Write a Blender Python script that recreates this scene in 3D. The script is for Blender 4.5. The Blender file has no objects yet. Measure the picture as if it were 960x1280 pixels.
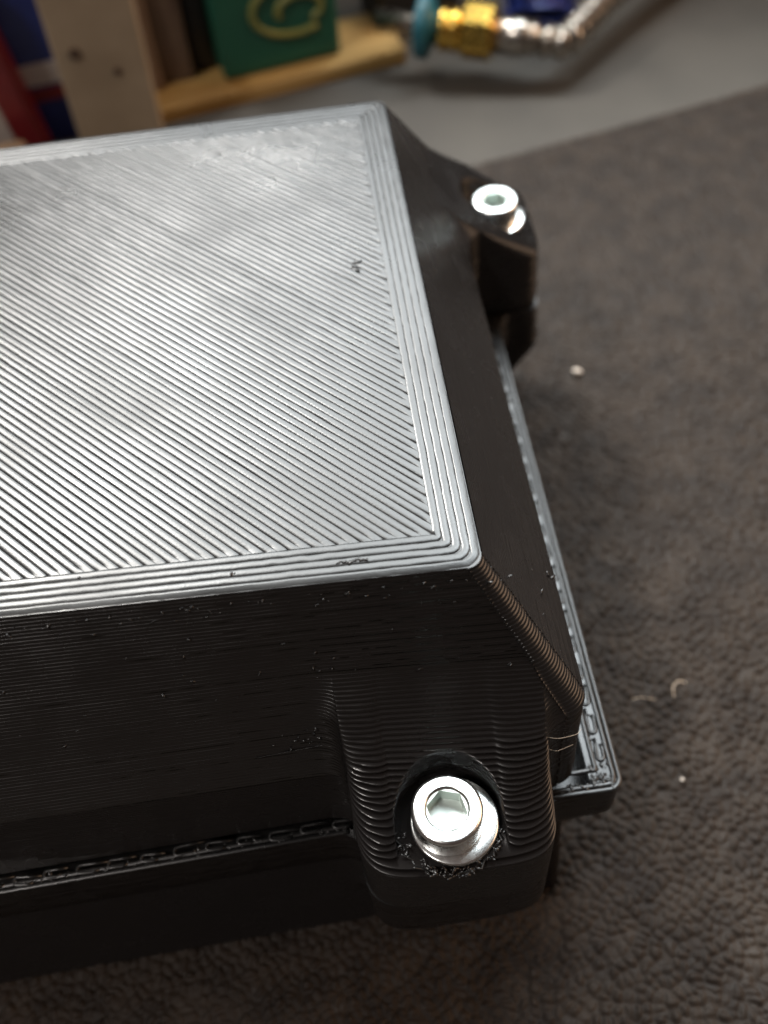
import bpy, math, random
import numpy as np
from mathutils import Vector, Matrix

# every length below is written in "units" of 2.2 mm and scaled by S into metres
S = 0.0022
sc = bpy.context.scene
random.seed(7); rng = np.random.default_rng(7)
R = math.radians

# ------------------------------------------------------------------ camera
def make_camera():
    cd = bpy.data.cameras.new('camera'); co = bpy.data.objects.new('camera', cd)
    sc.collection.objects.link(co); sc.camera = co
    yaw, pit, rol = 0.029236, 0.939048, -0.110994
    f = Vector((math.sin(yaw)*math.cos(pit), math.cos(yaw)*math.cos(pit), -math.sin(pit)))
    r = f.cross(Vector((0, 0, 1))).normalized(); u = r.cross(f)
    c, s = math.cos(rol), math.sin(rol)
    rx = c*r + s*u; up = c*u - s*r
    m = Matrix((rx, up, -f)).transposed().to_4x4()
    m.translation = Vector((-5.5130, -26.8502, 42.3889))*S
    co.matrix_world = m
    cd.sensor_fit = 'VERTICAL'; cd.sensor_height = 36; cd.lens = 1223.76/1280*36
    cd.clip_start = 0.002; cd.clip_end = 20
    cd.dof.use_dof = True
    cd.dof.focus_distance = 54.5*S
    cd.dof.aperture_fstop = (cd.lens/1000)/(1.1*S)
make_camera()

# ------------------------------------------------------------------ light
w = bpy.data.worlds.new('World'); sc.world = w; w.use_nodes = True
w.node_tree.nodes['Background'].inputs[0].default_value = (0.62, 0.44, 0.38, 1)
w.node_tree.nodes['Background'].inputs[1].default_value = 0.09
def area(name, d, dist, size, power, col, target=(0, 10, -12), size_y=None):
    l = bpy.data.lights.new(name, 'AREA'); l.shape = 'RECTANGLE'; l.size = size; l.size_y = size_y or size
    l.energy = power; l.color = col
    o = bpy.data.objects.new(name, l); sc.collection.objects.link(o)
    d = Vector(d).normalized(); o.location = Vector(target)*S + d*dist
    o.rotation_euler = d.to_track_quat('Z', 'Y').to_euler()
    return o
area('key_lamp', (-.34, .56, .76), 1.3, .26, 20, (1, .97, .92))
area('window_light', (.12, .70, .70), 1.0, .85, 24, (.93, .985, 1.0), target=(0, 20, -15), size_y=.85)
area('cool_rim_fill', (.24, .40, .88), 1.8, .6, 13, (.86, .95, 1.0))  # added cool fill, no real window; brightens the base rim
area('warm_bounce_fill', (.85, .05, .52), 1.5, .9, 10, (1, .64, .40))  # added fill standing in for warm room bounce from the right
area('lug_crest_fill', (-.45, -.30, .84), 1.8, .20, 13, (1, .93, .88))  # invented fill above the front, picks out the lug's layer crests
sc.view_settings.view_transform = 'Standard'; sc.view_settings.look = 'None'
sc.view_settings.exposure = 0.0; sc.view_settings.gamma = 1; sc.view_settings.use_curve_mapping = False

# ------------------------------------------------------------------ materials
def mat(name, col, rough=.5, metal=0., spec=.5, col2=None, cscale=200, bump=0., bscale=3000, bdist=.00005, rvar=0., rscale=600, detail=4, coat=0., stretch=None):
    m = bpy.data.materials.new(name); m.use_nodes = True
    nt = m.node_tree; b = nt.nodes['Principled BSDF']; N = nt.nodes.new; L = nt.links.new
    b.inputs['Base Color'].default_value = (*col, 1); b.inputs['Roughness'].default_value = rough
    b.inputs['Metallic'].default_value = metal; b.inputs['Specular IOR Level'].default_value = spec
    b.inputs['Coat Weight'].default_value = coat
    tc = N('ShaderNodeTexCoord'); src = tc.outputs['Object']
    if stretch:
        mp = N('ShaderNodeMapping'); mp.inputs['Scale'].default_value = stretch; L(src, mp.inputs['Vector']); src = mp.outputs[0]
    def noise(scale, det=detail):
        n = N('ShaderNodeTexNoise'); n.inputs['Scale'].default_value = scale; n.inputs['Detail'].default_value = det
        L(src, n.inputs['Vector']); return n
    if col2:
        n = noise(cscale); r = N('ShaderNodeValToRGB'); r.color_ramp.elements[0].position = .35; r.color_ramp.elements[1].position = .65
        r.color_ramp.elements[0].color = (*col, 1); r.color_ramp.elements[1].color = (*col2, 1)
        L(n.outputs['Fac'], r.inputs[0]); L(r.outputs[0], b.inputs['Base Color'])
    if rvar:
        n = noise(rscale); mr = N('ShaderNodeMapRange'); mr.inputs[1].default_value = .3; mr.inputs[2].default_value = .7
        mr.inputs[3].default_value = rough-rvar; mr.inputs[4].default_value = rough+rvar
        L(n.outputs['Fac'], mr.inputs[0]); L(mr.outputs[0], b.inputs['Roughness'])
    if bump:
        n = noise(bscale, 6); bp = N('ShaderNodeBump'); bp.inputs['Strength'].default_value = bump; bp.inputs['Distance'].default_value = bdist
        L(n.outputs['Fac'], bp.inputs['Height']); L(bp.outputs[0], b.inputs['Normal'])
    return m
M = {}
M['plastic'] = mat('black_printed_plastic', (.010, .009, .0088), .26, spec=.5, rvar=.07, rscale=150, bump=.35, bscale=2500, bdist=.00003)
M['plastic_top'] = mat('black_printed_plastic_top', (.011, .011, .011), .32, spec=.6, rvar=.09, rscale=55, bump=.45, bscale=3000, bdist=.00003)
M['zinc'] = mat('bright_zinc', (.80, .82, .81), .24, 1., bump=.12, bscale=1500, bdist=.00003, rvar=.06)
M['zinc_socket'] = mat('zinc_socket', (.58, .64, .61), .5, 1., bump=.2, bscale=1500, bdist=.00004)
M['foam'] = mat('dark_foam_mat', (.0145, .0100, .0073), .62, spec=.2, col2=(.028, .020, .0145), cscale=160, bump=.9, bscale=1600, bdist=.00015, rvar=.08)
M['grey_sheet'] = mat('grey_rubber_sheet', (.06, .055, .048), .6, spec=.3, col2=(.082, .075, .065), cscale=25, bump=.3, bscale=400, bdist=.0002)
M['wood'] = mat('yellow_pine', (.34, .20, .06), .5, col2=(.44, .28, .10), cscale=40, stretch=(1, 6, 6), bump=.2, bscale=120, bdist=.0003)
M['brown'] = mat('brown_board', (.13, .075, .045), .6, col2=(.20, .13, .085), cscale=60, stretch=(5, 5, 1))
M['brown2'] = mat('dark_brown_board', (.07, .04, .028), .6, col2=(.12, .08, .055), cscale=60, stretch=(5, 5, 1))
M['cream'] = mat('cream_card', (.32, .245, .165), .6, col2=(.42, .33, .23), cscale=50)
M['spot'] = mat('dark_brown_print', (.08, .05, .035), .6, col2=(.10, .06, .04))
M['green'] = mat('green_tin', (.008, .075, .045), .4, col2=(.012, .10, .06), cscale=30)
M['swirl'] = mat('yellow_print', (.20, .20, .05), .45, col2=(.16, .18, .05))
M['black'] = mat('black_rubber', (.012, .011, .011), .5, col2=(.02, .018, .017))
M['blue'] = mat('blue_print', (.010, .02, .13), .4, col2=(.015, .03, .17))
M['red'] = mat('red_plastic', (.16, .01, .015), .4, col2=(.20, .016, .02))
M['white'] = mat('white_card', (.48, .43, .40), .5, col2=(.58, .53, .50), cscale=60)
M['brass'] = mat('brass', (.78, .50, .11), .25, 1., rvar=.06, bump=.1, bscale=800)
M['steel'] = mat('steel_tube', (.42, .39, .35), .28, 1., rvar=.05, bump=.1, bscale=900)
M['teal'] = mat('teal_plastic', (.015, .10, .13), .4, col2=(.02, .13, .17))
M['bench'] = mat('dark_bench', (.03, .024, .02), .7, col2=(.05, .04, .03))
M['tan'] = mat('tan_board', (.25, .16, .09), .6, col2=(.3, .2, .12))
M['crumb'] = mat('pale_crumb', (.62, .54, .46), .5, col2=(.7, .62, .54))
M['fibre'] = mat('pale_fibre', (.45, .36, .27), .5, col2=(.5, .4, .3))

fb = M['foam'].node_tree.nodes['Principled BSDF']
fb.inputs['Sheen Weight'].default_value = .24; fb.inputs['Sheen Roughness'].default_value = .35; fb.inputs['Sheen Tint'].default_value = (1, .84, .72, 1)
# ------------------------------------------------------------------ helpers
def mesh(name, V, F, m=None, smooth=True):
    me = bpy.data.meshes.new(name); me.from_pydata((np.asarray(V, float)*S).tolist(), [], [tuple(int(i) for i in f) for f in F])
    if m: me.materials.append(m)
    me.polygons.foreach_set('use_smooth', [bool(smooth and len(f_) < 80) for f_ in F]); me.update()
    return me
def obj(name, me, parent=None, kind=None, label=None, cat=None, group=None, loc=None):
    o = bpy.data.objects.new(name, me); sc.collection.objects.link(o)
    if parent: o.parent = parent
    if loc is not None: o.location = Vector(loc)*S
    for k, v in (('kind', kind), ('label', label), ('category', cat), ('group', group)):
        if v: o[k] = v
    return o
def grid_faces(n, m, wrap=False, off=0):
    # n rows of m verts, faces between successive rows
    mm = m if wrap else m-1
    i, j = np.meshgrid(np.arange(n-1), np.arange(mm), indexing='ij')
    j2 = (j+1) % m
    return (np.stack([i*m+j, i*m+j2, (i+1)*m+j2, (i+1)*m+j], -1).reshape(-1, 4)+off)
def tube(path, rad, seg=10, cap=True, closed=False, flat=1.0):
    P = np.array(path, float); n = len(P); rad = np.broadcast_to(np.asarray(rad, float), (n,))
    V = []; F = []; T = np.gradient(P, axis=0) if not closed else (np.roll(P, -1, 0)-np.roll(P, 1, 0))
    T /= np.linalg.norm(T, axis=1)[:, None]+1e-12
    up = np.array([0, 0, 1.]) if abs(T[0][2]) < .9 else np.array([1., 0, 0])
    a = up-T[0]*(up@T[0]); a /= np.linalg.norm(a)
    for k in range(n):
        a = a-T[k]*(a@T[k]); a /= np.linalg.norm(a); b = np.cross(T[k], a)
        for s in range(seg):
            t = 2*math.pi*s/seg; V.append(P[k]+rad[k]*(a*math.cos(t)*flat+b*math.sin(t)))
    F = grid_faces(n, seg, True).tolist()
    if closed:
        for s in range(seg): F.append([(n-1)*seg+s, (n-1)*seg+(s+1) % seg, (s+1) % seg, s])
    elif cap: F += [list(range(seg))[::-1], [(n-1)*seg+s for s in range(seg)]]
    return np.array(V), F
def join(parts):
    V = []; F = []; o = 0
    for v, f in parts:
        V.append(np.asarray(v, float)); F += [[i+o for i in q] for q in f]; o += len(v)
    return np.concatenate(V), F
def box(cx, cy, cz, sx, sy, sz, bev=.12):
    x, y, z = sx/2, sy/2, sz/2; b = min(bev, x*.45, y*.45, z*.45); V = []; idx = {}
    for ix in (-1, 1):
        for iy in (-1, 1):
            for iz in (-1, 1):
                for a in range(3):
                    p = [ix*(x-b), iy*(y-b), iz*(z-b)]; p[a] = (ix*x, iy*y, iz*z)[a]
                    idx[(ix, iy, iz, a)] = len(V); V.append([p[0]+cx, p[1]+cy, p[2]+cz])
    F = []
    for a in range(3):
        o1, o2 = [k for k in range(3) if k != a]
        for s in (-1, 1):
            q = []
            for (u, v) in ((-1, -1), (1, -1), (1, 1), (-1, 1)):
                k = [0, 0, 0]; k[a] = s; k[o1] = u; k[o2] = v; q.append(idx[(*k, a)])
            if (s > 0) == (a == 1): q = q[::-1]
            F.append(q)
        for u in (-1, 1):
            for v in (-1, 1):
                def kk(s, ax): k = [0, 0, 0]; k[a] = s; k[o1] = u; k[o2] = v; return idx[(*k, ax)]
                q = [kk(-1, o1), kk(1, o1), kk(1, o2), kk(-1, o2)]
                if (u*v > 0) == (a == 1): q = q[::-1]
                F.append(q)
    for ix in (-1, 1):
        for iy in (-1, 1):
            for iz in (-1, 1):
                q = [idx[(ix, iy, iz, a)] for a in range(3)]
                if ix*iy*iz < 0: q = q[::-1]
                F.append(q)
    return np.array(V), F
def xf(VF, rz=0., lean=(0, 0), loc=(0, 0, 0)):
    # lean: rotate about x then y (degrees), then about z, then move
    m = Matrix.Rotation(R(rz), 3, 'Z') @ Matrix.Rotation(R(lean[1]), 3, 'Y') @ Matrix.Rotation(R(lean[0]), 3, 'X')
    return (np.asarray(VF[0]) @ np.array(m).T + np.array(loc), VF[1])
def wav(x, seed, amp=1., n=5, f0=.3, f1=3.):
    r = np.random.default_rng(seed); out = 0
    for k in range(n): out = out+np.sin(x*r.uniform(f0, f1)+r.uniform(0, 6.28))*r.uniform(.4, 1)
    return amp*out/n

# ------------------------------------------------------------------ the surfaces under everything
ZM = -32.0
obj('workbench_top', mesh('workbench_top', [[-400, -200, ZM-2.6], [400, -200, ZM-2.6], [400, 400, ZM-2.6], [-400, 400, ZM-2.6]], [[0, 1, 2, 3]], M['bench']), kind='structure')
def sheet_edge(x): return 78.67+.235*(x-9.26)
# smooth grey sheet beyond the foam mat
v, f = box(0, 0, 0, 230, 200, 1.0, .3); 
g = 60; X, Y = np.meshgrid(np.linspace(-120, 130, g), np.linspace(20, 190, g), indexing='ij')
Z = ZM-1.2+.25*np.sin(X*.05+Y*.03)+.12*np.sin(X*.13-Y*.09)
Zd = Z-.5; top = np.stack([X, Y, Z], -1).reshape(-1, 3)
obj('grey_sheet', mesh('grey_sheet', top, grid_faces(g, g)[:, ::-1], M['grey_sheet']), kind='structure')

def pebble_height(x, y):
    # cellular knobs on a jittered diagonal lattice
    a = R(38); u = (x*math.cos(a)+y*math.sin(a))/.74; v = (-x*math.sin(a)+y*math.cos(a))/.74
    wx = .08*np.sin(u*1.7+1.1*np.sin(v*.9))+.15*np.sin(v*2.3+u*.7); wy = .08*np.sin(v*1.5+1.3*np.sin(u*.8))+.15*np.sin(u*2.1-v*.6)
    u = u+wx; v = v+wy
    iu, iv = np.floor(u).astype(int), np.floor(v).astype(int)
    d1 = np.full(x.shape, 9.); d2 = np.full(x.shape, 9.); hid = np.zeros(x.shape)
    for du in (-1, 0, 1):
        for dv in (-1, 0, 1):
            ku, kv = iu+du, iv+dv
            h = np.sin(ku*127.1+kv*311.7)*43758.5453; h -= np.floor(h)
            h2 = np.sin(ku*269.5+kv*183.3)*43758.5453; h2 -= np.floor(h2)
            d = np.hypot(ku+.5+(h-.5)*.92-u, kv+.5+(h2-.5)*.92-v)
            nw = d < d1; d2 = np.where(nw, d1, np.minimum(d2, d)); hid = np.where(nw, h, hid); d1 = np.where(nw, d, d1)
    e = np.clip((d2-d1)/.5, 0, 1); s = e*e*(3-2*e)
    return s*(.15+.20*hid)+.10*(1-d1)
def mat_surface():
    xs = np.concatenate([np.arange(-62, -38, .6), np.arange(-38, 24, .145), np.arange(24, 50, .2), np.arange(50, 88, .5)])
    ys = np.concatenate([np.arange(-26, 14, .145), np.arange(14, 48, .2), np.arange(48, 78.3, .3)])
    X, Y = np.meshgrid(xs, ys, indexing='ij')
    e = sheet_edge(X); t = np.clip((Y-45)/(78.2-45), 0, 1); Y = Y+t*(e-78.2)
    Z = ZM-.25+pebble_height(X, Y)
    Z += .035*np.sin(X*9.3+1.5*np.sin(Y*3.1))*np.sin(Y*8.7+1.9*np.sin(X*2.7))+.05*np.sin(X*5.1+2*np.sin(Y*1.3))*np.sin(Y*4.3+1.7*np.sin(X*1.1))*.5+.12*np.sin(X*.11+.4)*np.sin(Y*.09)
    n, m = X.shape; Z[:, -1] -= 1.2; Z[:, -2] -= .15
    return mesh('foam_mat', np.stack([X, Y, Z], -1).reshape(-1, 3), grid_faces(n, m)[:, ::-1], M['foam'])
obj('foam_mat', mat_surface(), kind='structure')

# ------------------------------------------------------------------ the printed enclosure
XL, YB = -62.0, 43.4              # left end, back edge of the lid's flat top
NB = (-3.4, -9.0); FB = (8.75, 42.0)     # screw centres
enc = obj('printed_enclosure', None, label='black 3D printed enclosure with sloped lid and screw lugs lying on the foam mat', cat='enclosure')
enc.location = (0, 0, ZM*S)
def kid(name, me, parent, **k):
    o = obj(name, me, parent, **k)
    if parent is enc: o.location.z = -ZM*S
    return o
Z0 = np.array([0, 0, 0.])
LH = .2
def skew(x, z): return np.minimum(x, 0)*(-.035+.068*np.minimum(np.abs(z), 18)/18)

# parameter samples along the outline, anticlockwise from front left
def samples():
    near = np.sin(np.linspace(-math.pi/2, math.pi/2, 150)); near = NB[0]+np.where(near > 0, near*6.1, near*5.25)
    fx = np.concatenate([np.linspace(XL, -31, 40, endpoint=False), np.arange(-31, near[0]-.9, .28), np.linspace(near[0]-.85, near[0]-.04, 14), near, np.linspace(near[-1]+.04, near[-1]+.8, 12), np.linspace(near[-1]+.9, 4.3, 5)])
    far = FB[1]+4.9*np.sin(np.linspace(-math.pi/2, math.pi/2, 110))
    fy = np.concatenate([np.arange(-5, 36.0, .3), np.linspace(36.1, far[0]-.05, 12), far, np.linspace(far[-1]+.05, far[-1]+1, 6)])
    return fx, fy
FX, FY = samples()
def smooth_win(u, n):
    u = np.abs(u); return np.where(u < 1, np.power(np.clip(1-np.power(np.minimum(u, 1), n), 0, 1), 1/n), 0)
def fillet(u, half, r):   # little skirt outside the lug
    d = (np.abs(u)-1)*half
    return np.where(d > 0, np.exp(-np.maximum(d, 0)/r), 1.)
HOLE = 3.02
def outline(z, offX, offY, offB, rc, lug, hole, seed, amp=.02, dx=0.):
    """closed outline at height z. lug(z)->(reach near, reach far) outward beyond the wall."""
    ex = offX; fy0 = -offY(FX)+0*FX if callable(offY) else -offY+0*FX
    ln, lf = lug
    x = FX.copy(); y = fy0+skew(x, z)
    u = np.where(x > NB[0], (x-NB[0])/6.1, (x-NB[0])/5.25)
    tz = min(max((abs(z)-5)/7, 0), 1); nexp = np.where(u > 0, 2.3+2.9*tz, 3.2+.8*tz)
    W = smooth_win(u, nexp)
    if ln > 0:
        y = y-ln*W
        dd = np.abs(x-NB[0]-.1)
        if hole: y = y+tz*W*(.42*np.exp(-np.clip(dd-3.0, 0, None)/.4)+.05*np.sin(x*3.1+seed*1.7)*np.exp(-((dd-4.2)/1.2)**2))
        tail = np.where(np.abs(u) >= 1, np.exp(-(np.abs(u)-1)*5.25/.5), 1-np.abs(W))*min(ln, 1.2)*.75
        y -= tail
        if hole:
            dxh = np.abs(x-NB[0]-.1); arc = NB[1]+np.sqrt(np.clip(HOLE**2-dxh**2, 0, None))
            y = np.where((dxh < HOLE), np.maximum(y, arc), y)
    nz = wav(x, seed, amp, 6, .2, 4)
    y = y+nz
    keep = x < ex-rc-.02
    front = np.stack([x[keep], y[keep]], -1)
    yf = (-offY(np.array([ex]))[0] if callable(offY) else -offY)
    a = np.linspace(-math.pi/2, 0, 9)
    c1 = np.stack([ex-rc+rc*np.cos(a), yf+rc+rc*np.sin(a)], -1)
    yy = FY.copy(); xx = ex+0*yy; u = (yy-FB[1])/4.9; W = smooth_win(u, 6.)
    if lf > 0:
        xx = xx+lf*W+np.where(np.abs(u) >= 1, np.exp(-(np.abs(u)-1)*4.6/.8), 1-np.abs(W))*min(lf, 1.6)*.8
        if hole:
            dyh = np.abs(yy-FB[1]); arc = FB[0]-np.sqrt(np.clip(HOLE**2-dyh**2, 0, None))
            xx = np.where(dyh < HOLE, np.minimum(xx, arc), xx)
    xx = xx+wav(yy, seed+500, amp, 6, .2, 4)
    yb = YB+offB
    return front, c1, xx, yy, yf, yb
def ring(z, offX, offY, offB, rc, lug, hole, seed, amp=.02):
    front, c1, xx, yy, yf, yb = outline(z, offX, offY, offB, rc, lug, hole, seed, amp)
    # resample so each ring has the same count: clamp instead of drop
    ex = offX; x = np.minimum(FX, ex-rc-.01); y = np.interp(x, front[:, 0], front[:, 1])
    pts = [np.stack([x, y], -1), c1]
    Yc = np.clip(yy, yf+rc+.01, yb-rc-.01)
    pts.append(np.stack([np.interp(Yc, yy, xx), Yc], -1))
    a = np.linspace(0, math.pi/2, 7); pts.append(np.stack([ex-rc+rc*np.cos(a), yb-rc+rc*np.sin(a)], -1))
    xb = np.linspace(ex-rc-.1, XL-offX+rc, 40); pts.append(np.stack([xb, 0*xb+yb], -1))
    pts.append(np.array([[XL-offX, yb-rc], [XL-offX, yf+rc], [XL-offX+rc*.5, yf+.01]]))
    return np.concatenate(pts)
def normals2(P):
    T = np.roll(P, -1, 0)-np.roll(P, 1, 0); L = np.linalg.norm(T, axis=1)[:, None]+1e-9; T = T/L
    return np.stack([T[:, 1], -T[:, 0]], -1)
def layered(zs, ringf, h=LH, depth=.009):
    rows = []
    for k, z in enumerate(zs):
        P = ringf(z, k); n = normals2(P)
        dp = np.where((P[:, 1] < -6.1) | ((P[:, 0] > 6.2) & (P[:, 1] > 33)), .045, depth)[:, None] if z > -17.7 else depth
        jit = rng.normal(0, .0055)
        plain = (dp == depth) if not np.isscalar(dp) else 1.
        zt = 8.9+3.1*np.clip((4.0-P[:, 0])/14, 0, 1); sl = (h*plain[:, 0]*np.where(P[:, 0] > 4.3, .59, 5.0/zt)*(abs(z) < zt))[:, None] if z > -17.7 else 0.
        for dz, o in ((.5, -dp), (.26, 0), (-.26, 0), (-.5, -dp)):
            rows.append(np.concatenate([P+n*(o+jit-dz*sl), np.full((len(P), 1), z+dz*h)], 1))
    V = np.array(rows); r, m, _ = V.shape
    return V.reshape(-1, 3), grid_faces(r, m, True)[:, ::-1].tolist(), m, r
# lid profile
def lid_offX(z): s = abs(z); return min(.60*s, 5.25)
def lid_offY(z):
    s = abs(z)
    def f(x):
        zt = 8.9+3.1*np.clip((4.0-x)/14, 0, 1)
        return np.minimum(s*5.0/zt, 5.0)+np.clip(s-zt, 0, None)*.07
    return f
def lid_lug(z):
    s = abs(z); t = min(max((s-4.6)/7.6, 0), 1)
    fy = float(lid_offY(z)(np.array([NB[0]]))[0])
    ln = max(0, 2.2+9.4*t**1.45-fy) if s > 4.6 else 0
    lf = max(0, 2.8+9.2*t**1.35-lid_offX(z)+.03*(s-12)*(s > 12)) if s > 4.6 else 0
    return ln, lf
def lid_ring(z, k):
    return ring(z, lid_offX(z), lid_offY(z), min(.5*abs(z), 5.2), .85+.055*min(abs(z), 9), lid_lug(z), 4.6 < abs(z) < 11.85, 100+k, .014)
zs = -np.arange(.18, 17.6, LH)
V, F, m, r = layered(zs, lid_ring)
F.append(list(range(m)))                     # closing sheet just under the top skin
lid = kid('lid', mesh('lid', V, F, M['plastic']), enc)

# top skin: perimeter beads round diagonal infill
WB = .45
PO = np.array([-.5, -.478, -.435, -.16, .16, .435, .478, .5])*WB
PH = np.array([-.044, -.021, -.010, 0, 0, -.010, -.021, -.044])
def topskew(x, y): return y+np.minimum(x, 0)*(-.035)*(1-y/YB)
def rrect(off, rc, seed):
    x1, y0, x0, y1 = off, -off, XL-off, YB+off
    def arc(cx, cy, a0): a = np.linspace(a0, a0+math.pi/2, 6); return np.stack([cx+rc*np.cos(a), cy+rc*np.sin(a)], -1)
    fx = np.arange(x0+rc+.4, x1-rc-.1, .5); fy = np.arange(y0+rc+.3, y1-rc-.1, .5)
    return np.concatenate([np.stack([fx, 0*fx+y0], -1), arc(x1-rc, y0+rc, -math.pi/2), np.stack([0*fy+x1, fy], -1), arc(x1-rc, y1-rc, 0),
        np.stack([fx[::-1], 0*fx+y1], -1), arc(x0+rc, y1-rc, math.pi/2), np.stack([0*fy+x0, fy[::-1]], -1), arc(x0+rc, y0+rc, math.pi)])
for i in range(5):
    off = .02-WB*(i+.5); P = rrect(off, max(.85-i*.2, .15), i); n = normals2(P); rows = []
    lat = wav(P[:, 0]*1.0+P[:, 1]*1.3, 40+i, .022, 6, .3, 5)+.018*rng.normal(size=len(P)); hz = wav(P[:, 0]+P[:, 1], 60+i, .012, 5, .3, 3)
    for o, h in zip(PO, PH):
        q = P+n*(o+(lat*(1-abs(o)/WB))[:, None]); rows.append(np.stack([q[:, 0], topskew(q[:, 0], q[:, 1]), h+hz+0*q[:, 0]-(.05 if i == 0 else 0)*(o > 0)], -1))
    V = np.array(rows); kid('perimeter_bead', mesh('perimeter_bead', V.reshape(-1, 3), grid_faces(len(PO), len(P), True), M['plastic_top']), lid)
def infill():
    q2 = math.sqrt(.5); IX0, IX1, IY0, IY1 = XL+2.22, -2.22, 2.22, YB-2.22
    VV = []; FF = []; o = 0; ns = np.concatenate([[0, .12, .25, .4, .6, .85], np.linspace(1.3, 0, 0)])
    i0 = int(math.floor((IX0+IY0)*q2/WB))-1; i1 = int(math.ceil((IX1+IY1)*q2/WB))+1
    for i in range(i0, i1):
        bh = rng.normal(0, .007); rows = []; tilt = rng.normal(0, .012)
        ph = rng.uniform(0, 6.28)
        for o_, h in zip(PO, PH):
            u = (i+.5)*WB+o_
            # along t : point = u*(q2,q2) + t*(q2,-q2)
            lo = max((IX0-u*q2)/q2, (u*q2-IY1)/q2); hi = min((IX1-u*q2)/q2, (u*q2-IY0)/q2)
            if hi-lo < .05: lo = hi = (lo+hi)/2
            L = hi-lo; e = np.array([0, .1, .22, .36, .55, .8]); e = np.minimum(e, L*.45*e/.8)
            t = np.concatenate([lo+e, np.linspace(lo+L*.05+.8*min(1, L/8), hi-L*.05-.8*min(1, L/8), 54), (hi-e)[::-1]])
            t = np.sort(t)
            gap = i if o_ < 0 else i+1
            lat = wav(t, 1000+gap, .022, 5, .3, 4) if abs(o_) > .2 else 0
            hh = np.full(t.shape, h)
            if abs(o_) > .15:
                endd = (hi-t) if gap % 2 else (t-lo)       # every second groove is closed by the U-turn
                hh = h*np.clip((endd-.18)/.3, .12, 1)
                endo = (t-lo) if gap % 2 else (hi-t)
                hh = hh*(1+.5*np.exp(-(endo/.25)**2))
            hh = hh+bh+tilt*o_+.006*np.sin(t*.9+ph)+.004*np.sin(t*7.3+ph*3)
            x = (u+lat)*q2+t*q2; y = (u+lat)*q2-t*q2
            rows.append(np.stack([x, topskew(x, y), hh], -1))
        V = np.array(rows); k = V.shape[1]; VV.append(V.reshape(-1, 3)); FF.append(grid_faces(len(PO), k, False, o)); o += len(PO)*k
    return np.concatenate(VV), np.concatenate(FF)
V, F = infill()
me = mesh('infill_bead', V, F, M['plastic_top']); kid('infill_bead', me, lid, kind='stuff')
# small torn flaws in the skin
def blobs(pts, smin, smax, flat=.5, seed=1, long=1.8):
    r = np.random.default_rng(seed); parts = []
    for p in pts:
        s = r.uniform(smin, smax); a = r.uniform(0, 3.14); V = []
        for th, n_ in ((.0, 1), (.8, 5), (1.6, 6), (2.4, 5), (3.14, 1)):
            for k in range(n_):
                f = 2*math.pi*k/n_; rr = s*r.uniform(.75, 1.25)
                V.append([rr*long*math.sin(th)*math.cos(f), rr*math.sin(th)*math.sin(f), rr*flat*math.cos(th)])
        V = np.array(V); F = [[0, 1+k, 1+(k+1) % 5] for k in range(5)]
        for k in range(5): F.append([1+k, 6+k, 6+(k+1) % 6, 1+(k+1) % 5])
        F.append([1, 11, 6]); 
        for k in range(5): F.append([6+k, 12+k, 12+(k+1) % 5, 6+(k+1) % 6])
        F.append([12, 11, 6]); F += [[17, 12+(k+1) % 5, 12+k] for k in range(5)]
        parts.append(xf((V, F), math.degrees(a), (r.uniform(-30, 30), r.uniform(-30, 30)), p))
    return join(parts)
flaws = [(-4.1, 24.3), (-4.0, 24.7)]+[(-7.4+.13*k, 1.3+.05*math.sin(k)) for k in range(13)]+[(-12.9, 1.5), (-12.75, 1.55), (-20.9, 2.6)]
kid('surface_flaw', mesh('surface_flaw', *join([blobs([(x, y, .0) for x, y in flaws[2:]], .05, .10, .6, 3), blobs([(-4.1, 24.3, 0), (-3.95, 24.7, 0), (-4.0, 24.0, 0)], .13, .2, .5, 5)]), M['plastic']), lid, kind='stuff')

# base
def base_ring(z, k):
    s = -z-18; 
    if s < 4:
        ox, oy, lugr = 8.0, 6.35, (11.4-6.35+.1*s/4, 12.2-8.0+.2*s/4); rc = .75
    else:
        q = min((s-4)/1.2, 1); ox = 8.0-3.2*q; oy = 6.35-.2*q+1.9*max(0, (s-5.2)/8.8)
        t = min(max(s-5.2, 0)/4.8, 1); lugr = (max(0, 11.5-oy-5.0*t), max(0, 12.5-3.6*t-ox)); rc = .9
    return ring(z, ox, (lambda x: oy+0*x), 5.6 if s < 4 else 4.5, rc, lugr, False, 900+k, .012)
zs = -np.arange(18.1, 32.0, LH)
V, F, m, r = layered(zs, base_ring)
top = V[:m].copy(); lip = top.copy()
lip[:, 1] = np.where((top[:, 1] < -7.1) & (top[:, 0] > -10), -5.85, np.where(top[:, 1] < -5, top[:, 1]+.5, np.clip(top[:, 1], -9, 46)))
lip[:, 0] = np.clip(top[:, 0], XL+2, 6.1)
drop = lip.copy(); drop[:, 2] -= 3.0
inn = drop.copy(); inn[:, 0] = np.clip(drop[:, 0], XL+4, 4.2); inn[:, 1] = np.clip(drop[:, 1], -4.6, 44)
nb = len(V); V = np.concatenate([V, top, lip, lip, drop, drop, inn]); nF = len(F)
for q_ in (0, 2, 4): F += grid_faces(2, m, True, nb+q_*m).tolist()
bm_ = mesh('base', V, F, M['plastic']); bm_.materials.append(M['plastic_top']); 
for i_ in range(nF, nF+m): bm_.polygons[i_].material_index = 1; bm_.polygons[i_].use_smooth = False
base = kid('base', bm_, enc)
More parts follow.
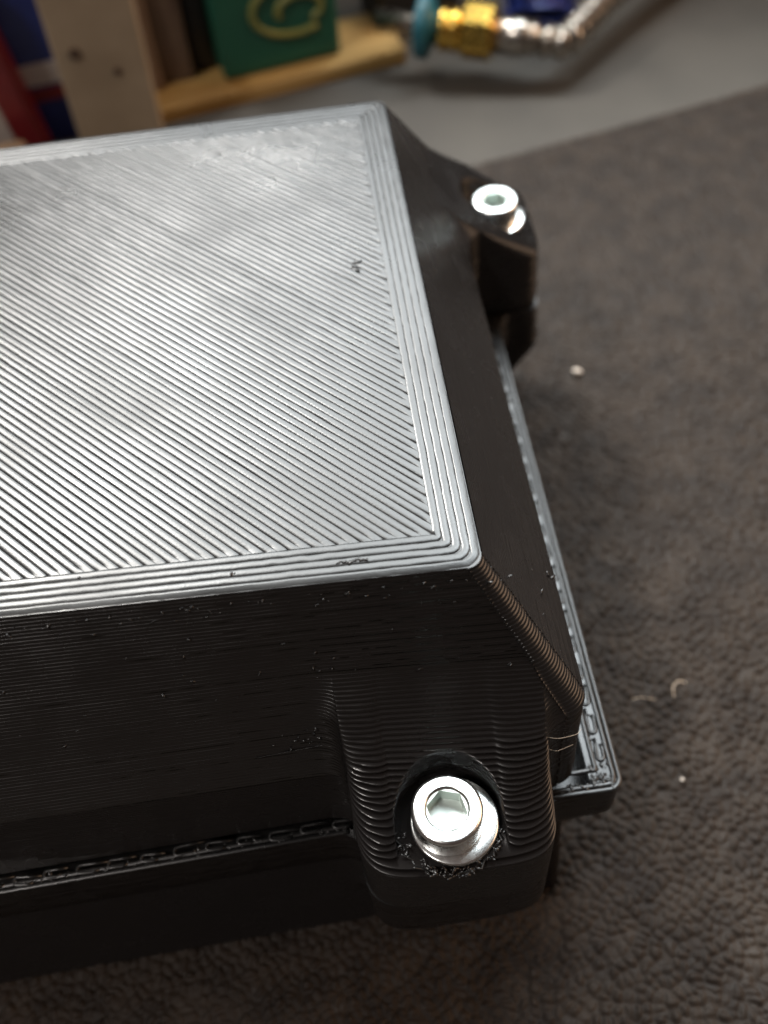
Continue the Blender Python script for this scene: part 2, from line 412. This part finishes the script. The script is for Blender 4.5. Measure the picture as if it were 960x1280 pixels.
# perimeter beads on the rim and U-shaped infill ends
ZF = -17.98
for i in (0, 1, 4):
    x1 = 7.95-.34*i; y0 = -6.28+.34*i; rc = max(.75-.25*i, .12)
    a = np.linspace(-math.pi/2, 0, 8)
    fx = np.concatenate([np.arange(-60, NB[0]-5.6, .4), []]); fx2 = np.arange(2.6, x1-rc-.05, .3)
    pr = np.concatenate([np.stack([fx2, 0*fx2+y0], -1), np.stack([x1-rc+rc*np.cos(a), y0+rc+rc*np.sin(a)], -1), np.stack([0*np.arange(y0+rc+.2, 37, .4)+x1, np.arange(y0+rc+.2, 37, .4)], -1)])
    for P in (pr, np.stack([fx, y0+skew(fx, -18)], -1)):
        P3 = np.concatenate([P, np.full((len(P), 1), ZF)], 1); P3[:, :2] += rng.normal(0, .008, (len(P), 2))
        kid('rim_bead', mesh('rim_bead', *tube(P3, .17, 8, flat=.45), M['plastic_top']), base)
def uloop(L, wd):
    a = np.linspace(0, math.pi, 7); r_ = wd/2
    p = [[-r_, L]]+[[-r_, L*.5]]+[[-r_*math.cos(t), -r_*math.sin(t)+r_] for t in a]+[[r_, L*.5], [r_*.55, L*.72]]
    return np.array([[x, y, 0] for x, y in p])
um = [mesh('rim_infill_loop', *tube(uloop(1.5+.25*k, .42+.05*k), .13, 6, flat=.55), M['plastic_top']) for k in range(3)]
y = -4.35; n = 0
while y < 36:
    o = obj('rim_infill_loop', um[n % 3], base, loc=(7.08+rng.normal(0, .03), y, ZF+.02)); o.rotation_euler = (0, 0, R(rng.normal(0, 3)))
    y += 1.95+rng.normal(0, .08); n += 1
x = -10.2
while x > -33:
    o = obj('rim_infill_loop', um[n % 3], base, loc=(x, -5.75+.033*x+rng.normal(0, .03), ZF+.02)); o.rotation_euler = (0, 0, R(-90+rng.normal(0, 3)))
    x -= 2.0+rng.normal(0, .08); n += 1
# flat slack sheet of molten plastic between lines
r2 = np.random.default_rng(5)
pts = [(6.9+r2.normal(0, .28), r2.uniform(-5.6, 36), ZF-.02) for k in range(90)]+[(r2.uniform(6.2, 7.6), r2.uniform(-6, -4.6), ZF+.02) for k in range(40)]+[(r2.uniform(4, 7.4), -5.9+r2.normal(0, .12), ZF) for k in range(30)]
pts += [(x_, -6.0+.033*x_+r2.normal(0, .12), ZF) for x_ in r2.uniform(-33, -8.5, 120)]
kid('rim_residue', mesh('rim_residue', *blobs(pts, .05, .15, .45, 8), M['plastic_top']), base, kind='stuff')
# residue around the screw pockets, on the wall beside the lug
pts = []
for k in range(85):
    a = r2.uniform(math.pi*1.02, math.pi*2.0); rr = r2.uniform(2.5, 3.05); zz = -11.8+r2.uniform(-.05, .25)
    pts.append((NB[0]+.1+rr*math.cos(a), NB[1]+rr*math.sin(a), zz))
for k in range(60):
    a = r2.uniform(-math.pi*.6, math.pi*.6); rr = r2.uniform(2.5, 3.05); pts.append((FB[0]+rr*math.cos(a), FB[1]+rr*math.sin(a), -11.8+r2.uniform(-.05, .3)))
for k in range(26): pts.append((FB[0]-1.6+r2.normal(0, .5), FB[1]+3.3+r2.normal(0, .4), -10.6+r2.normal(0, .5)))
def wall_y(x_, z_): return float(-lid_offY(z_)(np.array([x_]))[0]+skew(np.array([x_]), z_)[0])
for k in range(46):
    x_ = -8.8-abs(r2.normal(0, 1.5)); z_ = -9.3+r2.normal(0, .55); pts.append((x_, wall_y(x_, z_)-.02, z_))
for k in range(60):
    x_ = r2.uniform(-30, 4); z_ = -.6-abs(r2.normal(0, .35)); pts.append((x_, wall_y(x_, z_)-.01, z_))
for k in range(50):
    x_ = r2.uniform(-30, 4); z_ = r2.uniform(-9, -1); pts.append((x_, wall_y(x_, z_)-.0, z_))
for k in range(34):
    a = r2.uniform(-.3, .5); z_ = r2.uniform(-12, -9.6); pts.append((NB[0]+5.0+r2.normal(0, .12), -5.2-(abs(z_)-9.6)*1.4+r2.normal(0, .3), z_))
kid('print_residue', mesh('print_residue', *blobs(pts, .035, .10, .7, 9, 2.4), M['plastic']), lid, kind='stuff')
pts = [(FB[0]-2.2+r2.normal(0, .7), FB[1]+3.8+r2.normal(0, .7), -10.6+r2.normal(0, .6)) for k in range(40)]
kid('lug_residue', mesh('lug_residue', *blobs(pts, .08, .26, .8, 19, 2.0), M['plastic']), lid, kind='stuff')
# stray strings of plastic
def strand(pts, rad, parent, m, name='plastic_string'):
    P = np.array(pts, float); t = np.linspace(0, len(P)-1, 26); Q = np.stack([np.interp(t, np.arange(len(P)), P[:, k]) for k in range(3)], -1)
    for _ in range(4): Q[1:-1] = (Q[:-2]+Q[1:-1]*2+Q[2:])/4
    return kid(name, mesh(name, *tube(Q, rad, 5), m), parent)
for k in range(9):
    a = math.pi*(1.05+.1*k); c, s_ = math.cos(a), math.sin(a)
    strand([(NB[0]+3.1*c, NB[1]+3.1*s_, -11.6), (NB[0]+2.7*math.cos(a+.25), NB[1]+2.7*math.sin(a+.25), -12.0), (NB[0]+2.9*math.cos(a+.6), NB[1]+2.9*math.sin(a+.6), -11.9)], .06, lid, M['plastic_top'])
strand([(2.3, -5.6, -9.6), (3.3, -6.1, -9.2), (4.4, -5.9, -9.4), (4.8, -5.4, -9.9)], .011, lid, M['fibre'])
strand([(2.5, -6.0, -10.4), (3.2, -6.4, -10.2), (4.2, -6.1, -10.3)], .01, lid, M['fibre'])
strand([(-13.6, wall_y(-13.6, -10.2)-.03, -10.2), (-11, wall_y(-11, -10)-.08, -10.0), (-8.9, wall_y(-8.9, -9.8)-.05, -9.8)], .03, lid, M['plastic'])

# screws and washers
def lathe(prof, seg=64, mod=None):
    V = []
    for k, (r_, z) in enumerate(prof):
        for s in range(seg):
            a = 2*math.pi*s/seg; q = mod(k, a) if mod and mod(k, a) is not None else r_
            V.append([q*math.cos(a), q*math.sin(a), z])
    F = grid_faces(len(prof), seg, True).tolist()
    return np.array(V), F
RH = 1.95; HT = 1.85
prof = [(.95, -.02), (RH-.06, -.02), (RH, .05), (RH, .06), (RH, HT-.2), (RH, HT-.19), (RH-.05, HT-.09), (RH-.14, HT-.02), (RH-.2, HT), (RH-.22, HT), (1.26, HT), (1.24, HT), (1.19, HT-.04), (1.12, HT-.12)]
head_me = mesh('head', *lathe(prof), M['zinc'])
ap = .98
def hx(a): return min(ap/max(math.cos(((a+R(30)) % R(60))-R(30)), .5), 1.12)
sp = [(1.12, HT-.12), (1, HT-.13), (1, HT-.16), (1, HT-1.25), (1, HT-1.27), (.8, HT-1.28), (.35, HT-1.31), (.02, HT-1.33)]
def sm(k, a):
    if 1 <= k <= 4: return hx(a)
    if k == 5: return hx(a)*.93
    return None
sock_me = mesh('hex_socket', *lathe(sp, 72, sm), M['zinc_socket'], smooth=False)
shank_me = mesh('shank', *lathe([(.9, .0), (.9, -7.5), (.7, -7.8), (.01, -7.8)], 32), M['zinc'])
wp = [(1.02, 0), (1.0, .05), (1.0, .38), (1.04, .43), (2.36, .43), (2.42, .40), (2.45, .34), (2.45, .06), (2.40, 0), (1.02, 0)]
washer_me = mesh('washer', *lathe(wp, 64), M['zinc'])
for (x, y), (wx, wy), rot in ((NB, (.38, -.02), 12), (FB, (.12, .05), 33)):
    scw = obj('cap_screw', head_me, enc, loc=(x, y, -11.3-ZM)); scw.rotation_euler = (0, 0, R(rot))
    obj('hex_socket', sock_me, scw); obj('shank', shank_me, scw)
    obj('washer', washer_me, enc, loc=(x+wx, y+wy, -11.75-ZM))

# ------------------------------------------------------------------ crumbs and lint on the mat
def ztop(x, y): return ZM+.02
def crumb(px, py, s, lab):
    V, F = blobs([(0, 0, 0)], s, s*1.02, .8, int(px*10) % 97, 1.15)
    obj('crumb', mesh('crumb', V, F, M['crumb']), label=lab, cat='crumb', loc=(px, py, ZM+.15+s*.5))
crumb(17.9, 41.7, .42, 'pale round crumb lying on the dark foam mat right of the far screw lug')
crumb(15.7, -1.6, .14, 'tiny pale crumb on the foam mat below the rim corner')
def fibre(pts, rad, lab):
    P = np.array(pts, float); t = np.linspace(0, len(P)-1, 22); Q = np.stack([np.interp(t, np.arange(len(P)), P[:, k]) for k in range(3)], -1)
    for _ in range(5): Q[1:-1] = (Q[:-2]+Q[1:-1]*2+Q[2:])/4
    obj('lint_fibre', mesh('lint_fibre', *tube(Q, rad, 5), M['fibre']), label=lab, cat='fibre')
fibre([(13.6, 5.3, ZM+.5), (14.3, 5.4, ZM+.6), (15.5, 5.1, ZM+.35)], .03, 'thin straight pale fibre on the mat just right of the rim corner')
fibre([(17.0, 5.0, ZM+.4), (17.1, 5.9, ZM+.7), (17.7, 6.3, ZM+.7), (18.3, 6.1, ZM+.5)], .045, 'short curled pale fibre on the mat right of the straight one')

# ------------------------------------------------------------------ hose with brass fitting
hose = obj('metal_hose', None, label='corrugated metal hose with steel ferrule and brass fitting lying on the grey sheet', cat='hose', loc=(16, 108, ZM))
def hk(name, VF, m, smooth=True, parent=hose):
    V = np.asarray(VF[0])-np.array([16, 108, ZM]); return obj(name, mesh(name, V, VF[1], m, smooth), parent)
def bez(P, n):
    P = np.array(P, float); t = np.linspace(0, 1, n)[:, None]; k = len(P)
    seg = np.linspace(0, 1, k); 
    Q = np.stack([np.interp(t[:, 0], seg, P[:, c]) for c in range(3)], -1)
    w_ = max(3, n//k//2*6)
    for _ in range(w_): Q[1:-1] = (Q[:-2]+2*Q[1:-1]+Q[2:])/4
    return Q
ax = np.array([.93, -.36, -.05]); ax /= np.linalg.norm(ax)
A0 = np.array([13.2, 103.2, ZM+5.2])
def along(s): return A0+ax*s
def lathe_ax(prof, seg=40, hexr=None):
    P = [along(s) for s, r_ in prof]; V, F = tube(P, [max(r_, .02) for s, r_ in prof], seg)
    if hexr:
        V = V.reshape(len(prof), seg, 3)
        for k, (s, r_) in enumerate(prof):
            c = along(s)
            for j in range(seg):
                a = 2*math.pi*j/seg; h = math.cos(R(30))/math.cos(((a+.3) % R(60))-R(30)); V[k, j] = c+(V[k, j]-c)*h
        V = V.reshape(-1, 3)
    return V, F
hk('brass_collar', lathe_ax([(-.2, 1.5), (0, 2.6), (.2, 2.9), (1.0, 2.9), (1.2, 2.5), (1.5, 2.5), (1.7, 2.9), (2.6, 2.9), (2.8, 2.6), (3.2, 2.6)]), M['brass'])
hk('brass_nut', lathe_ax([(3.0, 2.4), (3.1, 3.3), (3.4, 3.6), (7.0, 3.6), (7.3, 3.3), (7.4, 2.0)], 48, True), M['brass'], False)
hk('ferrule', lathe_ax([(7.2, 2.0), (7.3, 2.45), (11.2, 2.45), (11.8, 2.3), (12.1, 2.0)]), M['steel'])
E1 = along(12.0)
path = bez([E1-ax*.3, E1+ax*1.4, E1+np.array([3.4, -1.2, -.6]), E1+np.array([5.6, -.3, -.5]), E1+np.array([8, 2.2, -.1]), E1+np.array([12, 6.2, .8]), E1+np.array([17, 10.6, 1.6]), E1+np.array([25, 17, 2.0]), E1+np.array([34, 25, 2.0])], 900)
L = np.concatenate([[0], np.cumsum(np.linalg.norm(np.diff(path, axis=0), axis=1))])
rad = 1.45+.85*np.abs(np.sin(L*math.pi/1.8))
hk('corrugated_hose', tube(path, rad, 24), M['steel'])
hk('teal_ring', lathe_ax([(-3.2, 1.8), (-3.1, 3.8), (-2.8, 4.2), (-1.6, 4.2), (-1.3, 3.8), (-.9, 2.4), (-.1, 2.0)]), M['teal'])
hk('rear_tube', lathe_ax([(-9, 1.5), (-4, 1.5), (-3.3, 2.1), (-3.0, 2.1)]), M['steel'])

# ------------------------------------------------------------------ things standing at the back
def thing(name, label, cat, loc, rz=0, group=None):
    o = obj(name, None, label=label, cat=cat, loc=loc, group=group); o.rotation_euler = (0, 0, R(rz)); return o
def pc(name, par, VF, m, smooth=False): return obj(name, mesh(name, *VF, m, smooth), par)
ZS = ZM-1.2
o = obj('wooden_plank', mesh('wooden_plank', *box(0, 0, 1.1, 40, 12.0, 2.2, .25), M['wood'], False), label='yellow pine plank lying on the grey sheet behind the black enclosure', cat='plank', loc=(-12, 108.2, ZS)); o.rotation_euler = (0, 0, R(13))
# green tin
t = thing('green_tin', 'green tin with a yellow swirl standing behind the pine plank', 'tin', (-9.5, 109.5, ZS+2.25), 13)
pc('tin_body', t, box(0, 0, 8.5, 17, 8, 17, .5), M['green']); pc('tin_lid', t, box(0, 0, 18.2, 17.6, 8.6, 2.4, .5), M['black'])
sw = []
for r_, a0, a1, cx, cz in ((4.2, 20, 300, 2.5, 8), (2.2, -60, 200, 3.2, 7.6)):
    a = np.radians(np.linspace(a0, a1, 30)); sw.append(tube(np.stack([cx+r_*1.4*np.cos(a), 0*a-4.02, cz+r_*.85*np.sin(a)], -1), .55, 6, flat=.9))
pc('swirl_print', t, join(sw), M['swirl'], True)
t = thing('black_case', 'black case lying between the green tin and the hose fitting', 'case', (11, 119.5, ZS), 15)
pc('case_body', t, box(0, 0, 5, 13, 9, 10, 1.0), M['black']); pc('case_lid', t, box(0, 0, 10.8, 13.4, 9.4, 1.6, .5), M['black']); pc('latch', t, box(0, -4.9, 9.8, 2, .5, 2, .2), M['steel'])
t = thing('dark_jar', 'dark jar standing left of the green tin', 'jar', (-20, 111.5, ZS+2.25), 0)
pc('jar_body', t, lathe([(.1, 0), (3.8, 0), (4.1, .4), (4.1, 11), (3.6, 12.5), (3.3, 13)], 32), M['black'], True); pc('jar_lid', t, lathe([(3.5, 13), (3.6, 13.1), (3.6, 15.5), (3.3, 15.8), (.1, 15.8)], 32), M['black'], True)
# boards and packs
def board(name, lab, cat, x, y, sx, sy, sz, rz, lean, m, group=None):
    t = thing(name, lab, cat, (x, y, ZS+2.25), rz, group); V, F = xf(box(0, 0, sz/2, sx, sy, sz, .3), 0, lean); pc('board_body', t, (V, F), m); return t
board('brown_board', 'light brown upright board right of the cream pack', 'board', -28.2, 104.8, 5.6, 2.4, 30, 8, (6, 0), M['brown'], )
board('brown_board', 'darker brown upright board nearest to the dark jar', 'board', -23.4, 106.5, 4.4, 2.2, 30, 8, (6, 0), M['brown2'])
t = thing('cream_pack', 'cream card pack with two dark spots standing left of the brown boards', 'pack', (-31, 94.5, ZS), 6)
pc('pack_body', t, xf(box(0, 0, 11.5, 10.8, 3.2, 24, .3), 0, (6, 2)), M['cream'])
for (x_, z_, r_) in ((-2.8, 15.5, .75), (1.6, 12.5, .5)):
    V, F = lathe([(.01, 0), (r_, 0), (r_, .14), (.01, .14)], 16); V = V[:, [0, 2, 1]]*np.array([1, -1, 1])
    pc('printed_spot', t, xf((V+np.array([x_, -1.62, z_]), F), 0, (6, 2)), M['spot'])
t = thing('blue_pack', 'blue pack with a red and a white band left of the cream pack', 'pack', (-38.5, 100, ZS), 6)
pc('pack_body', t, xf(box(0, 0, 13, 13, 3, 27, .3), 0, (6, -2)), M['blue'])
pc('red_band', t, xf(box(0, -1.56, 7.5, 13.04, .12, 1.8, .03), 0, (6, -2)), M['red']); pc('white_band', t, xf(box(0, -1.56, 10.4, 13.04, .12, 3.0, .03), 0, (6, -2)), M['white'])
t = thing('red_pack', 'red pack with a broad white stripe at the left edge', 'pack', (-45.5, 96, ZS), 4)
pc('pack_body', t, xf(box(0, 0, 13, 9, 4, 26, .5), 0, (5, -4)), M['red']); pc('white_stripe', t, xf(box(-1.3, -2.06, 13, 4.4, .12, 25, .03), 0, (5, -4)), M['white'])
t = thing('tan_block', 'low tan block in the lower left of the background', 'block', (-47, 88.5, ZS), 6)
pc('block_body', t, box(0, 0, 2.6, 9, 5, 5.2, .4), M['tan'])
t = thing('blue_bag', 'dark blue plastic wrapper lying behind the corrugated hose', 'wrapper', (29, 113, ZS), -10)
V, F = box(0, 0, 2.6, 10, 7, 5.2, 1.4); pc('wrapper_body', t, (V, F), M['blue'], True); pc('wrapper_fold', t, xf(box(0, -1, 5.4, 7, 2, 1.6, .6), 25), M['blue'], True)
t = thing('black_toolbox', 'black toolbox standing at the top right beyond the grey sheet', 'toolbox', (52, 136, ZS), 5)
pc('toolbox_body', t, box(0, 0, 5, 40, 14, 10, 1), M['black']); pc('toolbox_lid', t, box(0, 0, 12, 40.6, 14.6, 4, .8), M['black']); pc('toolbox_handle', t, box(0, 0, 15, 14, 2, 2, .5), M['black'])
obj('back_wall', mesh('back_wall', *box(0, 152, 20, 420, 4, 110, .5), M['bench'], False), label='dark wall behind the things at the back', cat='wall')
